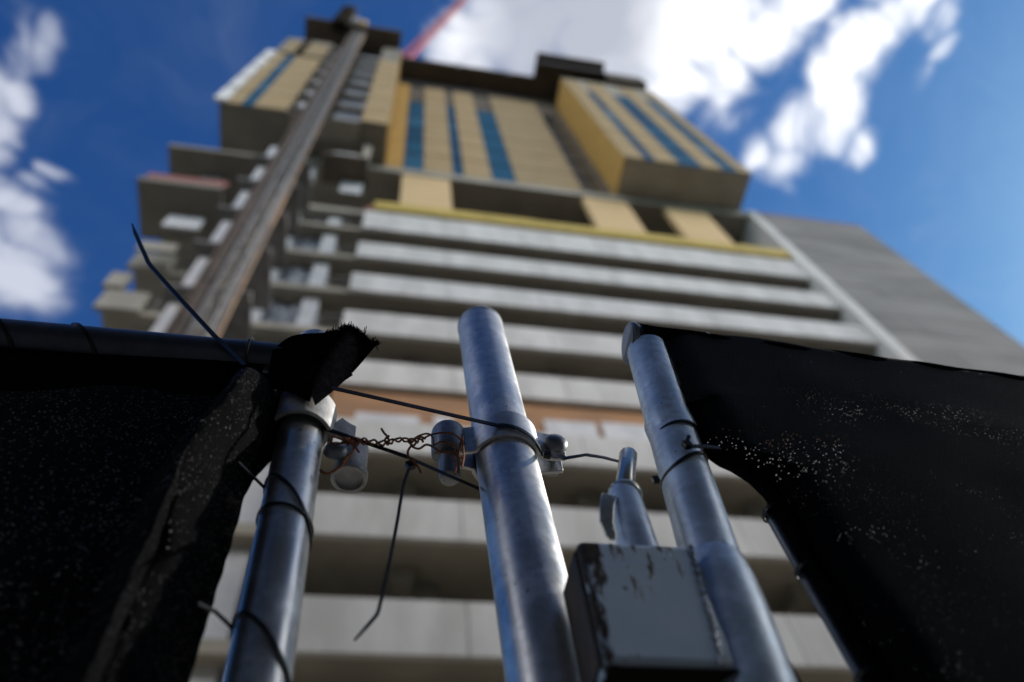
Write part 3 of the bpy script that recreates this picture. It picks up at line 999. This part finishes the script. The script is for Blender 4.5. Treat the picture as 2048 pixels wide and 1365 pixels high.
N1, N2 = smooth_noise(3), smooth_noise(5)
zl = [-.4, .30, .42, .478, .496, .509, .517, .528, .545, .645, .70, .748, .80]
xl = [.327, .327, .327, .3275, .3265, .306, .2935, .2865, .283, .293, .299, .304, .307]


def rail_z(x):
    return rl0[2] + (rl1[2] - rl0[2]) * (x - rl0[0]) / (rl1[0] - rl0[0])


def right_screen(u, v):
    xr = 1.75
    x_top = .300 + (xr - .300) * u
    ztop = rail_z(x_top) + .0185 + .004 * math.sin(x_top * 16 + 1.0) - .0025 * math.cos(x_top * 37)
    z = -.40 + (ztop + .40) * v
    xe = np.interp(z, zl, xl)
    uu = u ** 1.25
    x = xe + (xr - xe) * uu
    ztop = rail_z(x) + .0185 + .004 * math.sin(x * 16 + 1.0) - .0025 * math.cos(x * 37)
    z = -.40 + (ztop + .40) * v
    d = max(0.0, ztop - z)
    y = .39 - .0236
    over = max(0.0, 1 - d / .016)
    y += .017 * over * over
    amp = min(1.0, max(0.0, d - .03) / .12)
    y += amp * (.011 * N1(x, z * 1.6, 26) + .006 * N2(x + z * .6, z, 60) - .006)
    edge = math.exp(-((x - xe) / .018) ** 2)
    y = y * (1 - edge * .8) + (.386 if z < .6 else .373) * edge * .8
    return (x, y, z)


rs = MB().grid(right_screen, 150, 330, lambda u, v, q: (q[0], q[2]))
rso = thing('privacy_screen', 'black knitted shade cloth stretched over the right gate panel, sparkling with tiny holes', 'shade cloth', (.33, .38, G0))
rs.build('cloth', M['screen'], rso)


def top_wrap(u, v):
    x = .281 + (1.75 - .281) * u
    top = 98 - 38 * max(0.0, math.sin((x - .30) * 15)) ** 2 - 10 * math.sin(x * 41)
    a = math.radians(-55 + (top + 55) * v)
    r_ = RR + .0016 + .0012 * math.sin(x * 70 + v * 4) * (1 - v)
    return (x, .39 - r_ * math.cos(a), rail_z(x) + r_ * math.sin(a))


MB().grid(top_wrap, 120, 16, lambda u, v, q: (q[0], q[2])).build('top_hem', M['hem'], rso)
hz = np.linspace(-.4, .486, 60)
MB().tube([(np.interp(z, zl, xl) + .003, .3815 + .0012 * math.sin(z * 80), z) for z in hz], .0068, 12).build('edge_hem', M['hem'], rso)
tp = [(.286, .374, .530), (.296, .374, .5225), (.308, .375, .5130), (.320, .377, .5005), (.3285, .380, .484), (.330, .3815, .460)]
MB().tube(tp, [.0055, .0075, .008, .0076, .007, .0066], 12).build('corner_hem', M['hem'], rso)
MB().grid(lambda u, v: (.284 + .013 * u, .416 + .003 * math.sin(v * 40), -.3 + .83 * v), 6, 60, lambda u, v, q: (q[0], q[2])).build('edge_strip', M['screen'], rso)
MB().tube([(rpost(z)[0] + .0215, .377 - .003 * math.sin(z * 30), z) for z in np.linspace(.54, .745, 30)], [.0035 + .001 * math.sin(z * 170) for z in np.linspace(.54, .745, 30)], 10).build('edge_fold', M['hem'], rso)

zle = [-.4, .30, .43, .515, .535, .56, .60, .66, .70, .73]
xle = [-.100, -.100, -.100, -.101, -.097, -.088, -.082, -.080, -.082, -.088]


def left_screen(u, v):
    # u runs left to right; the last stretch turns back around the upright
    z = -.40 + 1.099 * v
    xe = np.interp(z, zle, xle)
    top = min(1.0, max(0.0, (.694 - z) / .08))
    top = top * top * (3 - 2 * top)
    if u < .72:
        t = u / .72
        x = -2.2 + (xe - .075 + 2.2) * t ** .8
        y = .437
    else:
        t = (u - .72) / .28
        if t < .45:
            q = t / .45
            x = xe - .075 + .035 * q
            y = .437 - .049 * (.5 - .5 * math.cos(math.pi * q)) * top
        else:
            q = (t - .45) / .55
            x = xe - .040 + .040 * q
            y = .437 - .049 * top + (.049 * top + .006) * q ** 1.5 + .020 * min(1, max(0, .50 - z) / .08) * (1 - q)
    if u > .74:
        y += top * (.0045 * N2(x * 2 + 5, z, 120) + .003 * N1(x * 2, z * 1.3 + 2, 230))
        x += top * .003 * N1(z * 2, x, 150)
    ztop = .698
    d = ztop - z
    amp = min(1.0, max(0, d) / .10) * (1 if u < .72 else (1 - t) * .8 + .25)
    y += amp * (.010 * N1(x * 1.4 + 3, z * 1.1, 24) + .006 * N2(x - z * .5, z, 55) - .006)
    z += .004 * math.sin(x * 22) * max(0, 1 - d / .05)
    return (x, y, z)


ls = MB().grid(left_screen, 240, 220, lambda u, v, q: (q[0] + q[1], q[2]))
lso = thing('privacy_screen', 'black shade cloth laced to the left gate panel, its near edge curling round the upright', 'shade cloth', (-.3, .41, G0))
ls.build('cloth', M['screen_left'], lso)


def left_hem(u, v):
    x = -2.2 + (2.2 - .118) * u
    zt = .7065 - .006 * abs(math.sin((x + .30) * 5.2))
    zb_ = .628 + .010 * math.sin(x * 9)
    z = zb_ + (zt - zb_) * v
    y = .4335 - .005 * math.sin(v * 3.0) - .003 * math.sin(x * 13 + v * 3)
    return (x, y, z)


MB().grid(left_hem, 90, 14, lambda u, v, q: (q[0], q[2])).build('top_hem', M['hem'], lso)

# torn corner flap with frayed end
A, B, C_, D_ = at(552, 695, .412), at(630, 815, .412), at(655, 660, .395), at(757, 688, .405)


def flap(u, v):
    q = (np.array(A) * (1 - u) + np.array(C_) * u) * (1 - v) + (np.array(B) * (1 - u) + np.array(D_) * u) * v
    q = q + np.array((0, -1, 0)) * (.012 * math.sin(math.pi * v) * (1 - .4 * u) + .004 * math.sin(9 * v + 4 * u))
    q[0] -= .006 * math.sin(math.pi * u) * (1 - v)
    return q


fo = MB().grid(flap, 24, 26, lambda u, v, q: (q[0], q[2])).build('torn_flap', M['hem'], lso)
MB().grid(lambda u, v: flap(u * .55, .05 + .9 * v) + np.array((-.006 + .01 * u, .010 + .004 * math.sin(5 * v), .002)), 14, 16, lambda u, v, q: (q[0], q[2])).build('flap_fold', M['hem'], fo)
MB().grid(lambda u, v: (1 - u) * np.array(at(545 - 15 * v, 700 + 78 * v, .406 + .012 * v)) + u * np.array(at(640 - 20 * v, 700 + 105 * v, .407 - .010 * math.sin(3 * v))) + np.array((0, -.004 * math.sin(u * 3.1), 0)), 14, 18, lambda u, v, q: (q[0] + q[1], q[2])).build('corner_gather', M['hem'], lso)
m = MB()
for k in range(420):
    v = rng.uniform(0, 1)
    q = flap(rng.uniform(.965, 1.0), v)
    L = rng.uniform(.002, .0075) * (1.3 if rng.uniform() < .1 else 1)
    d0 = np.array((rng.normal(.25, .5), rng.normal(-.1, .4), rng.normal(.75, .45)))
    d0 /= np.linalg.norm(d0)
    d1 = d0 + rng.normal(0, .45, 3)
    q0 = q - np.array((0, 0, .002))
    m.tube([q0, q0 + d0 * L * .55, q0 + d0 * L * .55 + d1 * L * .45], [.0007, .0006, .0003], 5)
m.build('frayed_threads', M['hem'], fo)

# ------------------------------------------------------------------ cable ties
def spline(pts, n=10):
    pts = [np.array(q, float) for q in pts]
    out = []
    for i in range(len(pts) - 1):
        p0_, p1_, p2_, p3_ = pts[max(i - 1, 0)], pts[i], pts[i + 1], pts[min(i + 2, len(pts) - 1)]
        for k in range(n):
            t = k / n
            out.append(0.5 * ((2 * p1_) + (-p0_ + p2_) * t + (2 * p0_ - 5 * p1_ + 4 * p2_ - p3_) * t * t + (-p0_ + 3 * p1_ - 3 * p2_ + p3_) * t ** 3))
    out.append(pts[-1])
    return out


def tie_head(c, s=1.0, tilt=0.0):
    m = MB().box(-.0042 * s, .0042 * s, -.0032 * s, .0032 * s, -.0045 * s, .0045 * s)
    ca, sa = math.cos(tilt), math.sin(tilt)
    m.v = [(c[0] + x * ca - z * sa, c[1] + y, c[2] + x * sa + z * ca) for x, y, z in m.v]
    return m


def serrated(pts, wdir, w, th, pitch=.0016):
    """strap with the fine ratchet teeth of a tie"""
    m = MB().ribbon(pts, wdir, w, th)
    pts = [np.array(q) for q in pts]
    L = 0
    nxt = pitch
    for a, b in zip(pts[:-1], pts[1:]):
        seg = np.linalg.norm(b - a)
        while nxt < L + seg:
            q = a + (b - a) * ((nxt - L) / seg)
            t = (b - a) / seg
            n = np.array((0, -1, 0)) - t * np.dot((0, -1, 0), t)
            n /= np.linalg.norm(n)
            m.ribbon([q - t * .00035 + n * (th * .5 + .0002), q + t * .00035 + n * (th * .5 + .0002)], wdir, w * .8, .0007)
            nxt += pitch
        L += seg
    return m


UPW = tuple(AX_U * 0.4 + np.array((0, 0, 1.0)))
# 1: from the flap round the middle post
z1 = .622
c1 = cpost(z1)
arc = []
for a in np.linspace(-112, -22, 12):
    rr_ = PR + .0062
    arc.append((c1[0] + rr_ * math.cos(math.radians(a)), c1[1] + rr_ * math.sin(math.radians(a)), z1 + .004 - .016 * (a + 112) / 90))
t1 = thing('cable_tie', 'long black cable tie pulled from the torn flap across the middle post', 'cable tie', tuple(c1))
s0 = at(664, 776, .404)
MB().ribbon([s0] + [np.array(s0) * (1 - t) + np.array(arc[0]) * t for t in (.25, .5, .75, .93)] + [np.array(q) for q in arc], (0, 0, 1), .0050, .0013).build('strap', M['tie'], t1)
hd = np.array(arc[-1]) + np.array((.004, -.003, -.003))
tie_head(hd, .85, -.2).build('head', M['tie'], t1, bevel=.0008)
tl = [hd + np.array((.003, -.002, .001)), at(1130, 917, .425), at(1172, 910, .418), at(1205, 915, .412), at(1240, 924, .405)]
MB().ribbon([tl[0]] + tl[1:], (0, .3, 1), [.0046, .0046, .0046, .0038, .0028], .0012).build('tail', M['tie'], t1)
# 2: lower ribbed strap with hanging tail
t2 = thing('cable_tie', 'ribbed black cable tie slung between the left clamp and middle post, tail hanging down', 'cable tie', tuple(at(820, 930, .437)))
q0, q1, q2 = at(640, 854, .430), at(815, 915, .437), at(958, 978, .462)
serrated([q0 * (1 - t) + q1 * t for t in np.linspace(0, 1, 12)], (0, 0, 1), .0042, .0012).build('strap', M['tie'], t2)
MB().ribbon([q1, (q1 + q2) / 2, q2], (0, 0, 1), .0036, .0012).build('strap_end', M['tie'], t2)
tie_head(at(821, 931, .435), .9, .5).build('head', M['tie'], t2, bevel=.0008)
dl = spline([at(818, 938, .434), at(806, 975, .433), at(795, 1040, .433), at(778, 1130, .433), at(757, 1222, .433)], 8)
MB().ribbon(dl + [at(753, 1231, .433), at(735, 1252, .432), at(709, 1281, .431)], (1, -.6, 0), [.0026] * (len(dl)) + [.0034, .0034, .0014], .0012).build('tail', M['tie'], t2)
# 3: tail sticking up from the left top rail
t3 = thing('cable_tie', 'black cable tie on the left top rail, its bent tail sticking up against the sky', 'cable tie', tuple(at(440, 690, .415)))
u3 = [at(264, 448, .412), at(270, 466, .412), at(296, 524, .412), at(302, 533, .412), at(360, 598, .412), at(425, 668, .413), at(462, 705, .413), at(489, 731, .410)]
MB().ribbon(u3, (1, 0, .55), [.0014, .0046, .0050, .0050, .0050, .0048, .0046, .0042], .0014).build('tail', M['tie'], t3)
MB().tube([(-.1375 + .0005 * math.cos(a), .44 + .0235 * math.cos(a), ZR + .0235 * math.sin(a)) for a in np.linspace(0, 2 * math.pi, 30)], .0016, 8, False).build('loop', M['tie'], t3)
# 4: tie round the far end of the left rail
for px_, lab in ((170, 'thin dark cable tie wrapped slantwise round the left top rail near its scalloped hem'), (-6, 'cable tie knotted on the left top rail at the far left end')):
    cx = at(px_, 690, .44)[0]
    lt4 = MB().ribbon([(cx + .022 * math.sin(a) * -.9, .44 + .0232 * math.cos(a), ZR + .0232 * math.sin(a)) for a in np.linspace(0, 2 * math.pi, 40)], (1, 0, .2), .0034, .0012)
    t4 = thing('cable_tie', lab, 'cable tie', (cx, .44, ZR))
    lt4.build('loop', M['tie'], t4)
    tie_head((cx - .012, .436, ZR + .0245), .7, .3).build('head', M['tie'], t4, bevel=.0006)


def loop_on(cfun, z, r, slope, lab, w=.0026, a0=-180, a1=180):
    t = thing('cable_tie', lab, 'cable tie', tuple(cfun(z)))
    c = cfun(z)
    MB().ribbon([(c[0] + r * math.cos(math.radians(a)), c[1] + r * math.sin(math.radians(a)), z + slope * r * math.cos(math.radians(a)) + .3 * slope * r * math.sin(math.radians(a))) for a in np.linspace(a0, a1, 48)], (0, 0, 1), w, .0014).build('loop', M['tie'], t)
    return t


la5 = loop_on(lpost, .492, LR + .0018, -1.35, 'black cable tie looping loosely round the left upright below its clamp')
e5 = lpost(.492) + np.array((-LR - .0018, 0, .031))
MB().ribbon([e5, e5 + np.array((-.012, -.01, .004)), e5 + np.array((-.022, -.02, .006))], (0, 0, 1), .0026, .0014).build('strap', M['tie'], la5)
loop_on(lpost, .478, LR + .0012, -.25, 'thin black tie crossing the pale gap left of the upright', .0018)
la6 = loop_on(lpost, .352, LR + .0018, -1.2, 'black cable tie looping round the left upright at the bottom edge')
e6 = lpost(.352) + np.array((-LR - .0018, 0, .026))
MB().ribbon([e6, e6 + np.array((-.012, -.012, .003)), e6 + np.array((-.022, -.022, .0))], (0, 0, 1), .0026, .0014).build('strap', M['tie'], la6)
t7 = loop_on(rpost, .517, RR + .0012, .55, 'black cable tie cinched round the right upright holding the cloth corner', .0032)
tie_head(at(1374, 890, .364), .85, .3).build('head', M['tie'], t7, bevel=.0008)
MB().ribbon([at(1372, 888, .362), at(1378, 872, .361)], (1, 0, 0), .0032, .0014).build('stub', M['tie'], t7)
k7 = at(1311, 960, .385)
tie_head(k7, .7, .2).build('knot', M['tie'], t7, bevel=.0006)
MB().ribbon([at(1378, 893, .363), at(1410, 893, .364), at(1440, 897, .366)], (0, 0, 1), .0040, .0014).build('strap', M['tie'], t7)
for z, lab in ((.470, 'uppermost cable tie on the steel rod along the right cloth edge'), (.405, 'middle cable tie on the steel rod along the right cloth edge'), (.312, 'lowest cable tie on the steel rod along the right cloth edge')):
    t8 = thing('cable_tie', lab, 'cable tie', (.33, .395, z))
    MB().ring((.3280, .388, z), .0092, .0106, -.002, .002, slope=(.3, 0)).build('loop', M['tie'], t8)
    tie_head((.3200, .386, z - .003), .6, .4).build('head', M['tie'], t8, bevel=.0007)
# small tie on the right top rail
cx = at(1372, 650, .39)[0]
t9 = thing('cable_tie', 'small cable tie knob on top of the right rail near its open end', 'cable tie', (cx, .39, rail_z(cx)))
MB().ribbon([(cx, .39 + .0238 * math.cos(a), rail_z(cx) + .0238 * math.sin(a)) for a in np.linspace(0, 2 * math.pi, 36)], (1, 0, 0), .0034, .0012).build('loop', M['tie'], t9)
tie_head((cx, .386, rail_z(cx) + .0255), .6).build('head', M['tie'], t9, bevel=.0006)

# ------------------------------------------------------------------ rusty tie wire
wire = thing('tie_wire', 'rusty twisted wire joining the left hinge socket to the middle post pintle', 'wire', tuple(at(780, 885, .435)))


def twisted(pts, turns, amp, r, ph0=0.0):
    c = spline(pts, 14)
    mm = MB()
    fr = mm.frames(c)
    for s_ in (0, math.pi):
        path = []
        for i, (q, t, n, b) in enumerate(fr):
            a = turns * 2 * math.pi * i / len(fr) + s_ + ph0
            k = amp * (1 + .35 * math.sin(i * .9))
            path.append(q + k * (math.cos(a) * n + math.sin(a) * b))
        mm.tube(path, r, 7)
    return mm


twisted([at(694, 884, .428), at(725, 883, .430), at(765, 887, .432), at(800, 880, .433), at(828, 882, .434), at(848, 878, .436)], 5.5, .0022, .0010).build('twist', M['rust'], wire)
m = MB()
def wr(pts, Y0, r=.00095):
    m.tube(spline([at(a, b, Y0 if len(q) == 2 else q[2]) for q in pts for (a, b) in [q[:2]]], 8), r, 7)
wr([(694, 884), (680, 878), (664, 874), (660, 881), (668, 888), (690, 886), (712, 884)], .426)
wr([(712, 888), (704, 905), (690, 925), (672, 940), (652, 948), (640, 940)], .424, .0011)
wr([(718, 886), (708, 900), (694, 915), (684, 930)], .423)
wr([(690, 876), (700, 886), (712, 896), (718, 905)], .424)
wr([(763, 858), (768, 866), (774, 873), (778, 882), (776, 890)], .430, .0011)
wr([(778, 872), (770, 880), (775, 890)], .431, .0011)
wr([(826, 880), (838, 872), (856, 868), (866, 876), (868, 890), (882, 884), (900, 888), (912, 900), (905, 912), (912, 930), (910, 950)], .428)
wr([(846, 878), (862, 870), (885, 866), (905, 868), (922, 880), (926, 884)], .429)
wr([(924, 872), (926, 890), (927, 915), (924, 935)], .426)
wr([(926, 874), (920, 890), (917, 915), (925, 933)], .427)
wr([(822, 882), (824, 893), (838, 898), (852, 890), (866, 894), (880, 904), (900, 906), (915, 912), (926, 918)], .428, .0011)
wr([(824, 890), (816, 903), (818, 915), (828, 924), (836, 934), (842, 946)], .430, .0011)
wr([(818, 884), (826, 892), (832, 884), (824, 878), (818, 886)], .429, .0012)
m.build('loose_ends', M['rust'], wire)
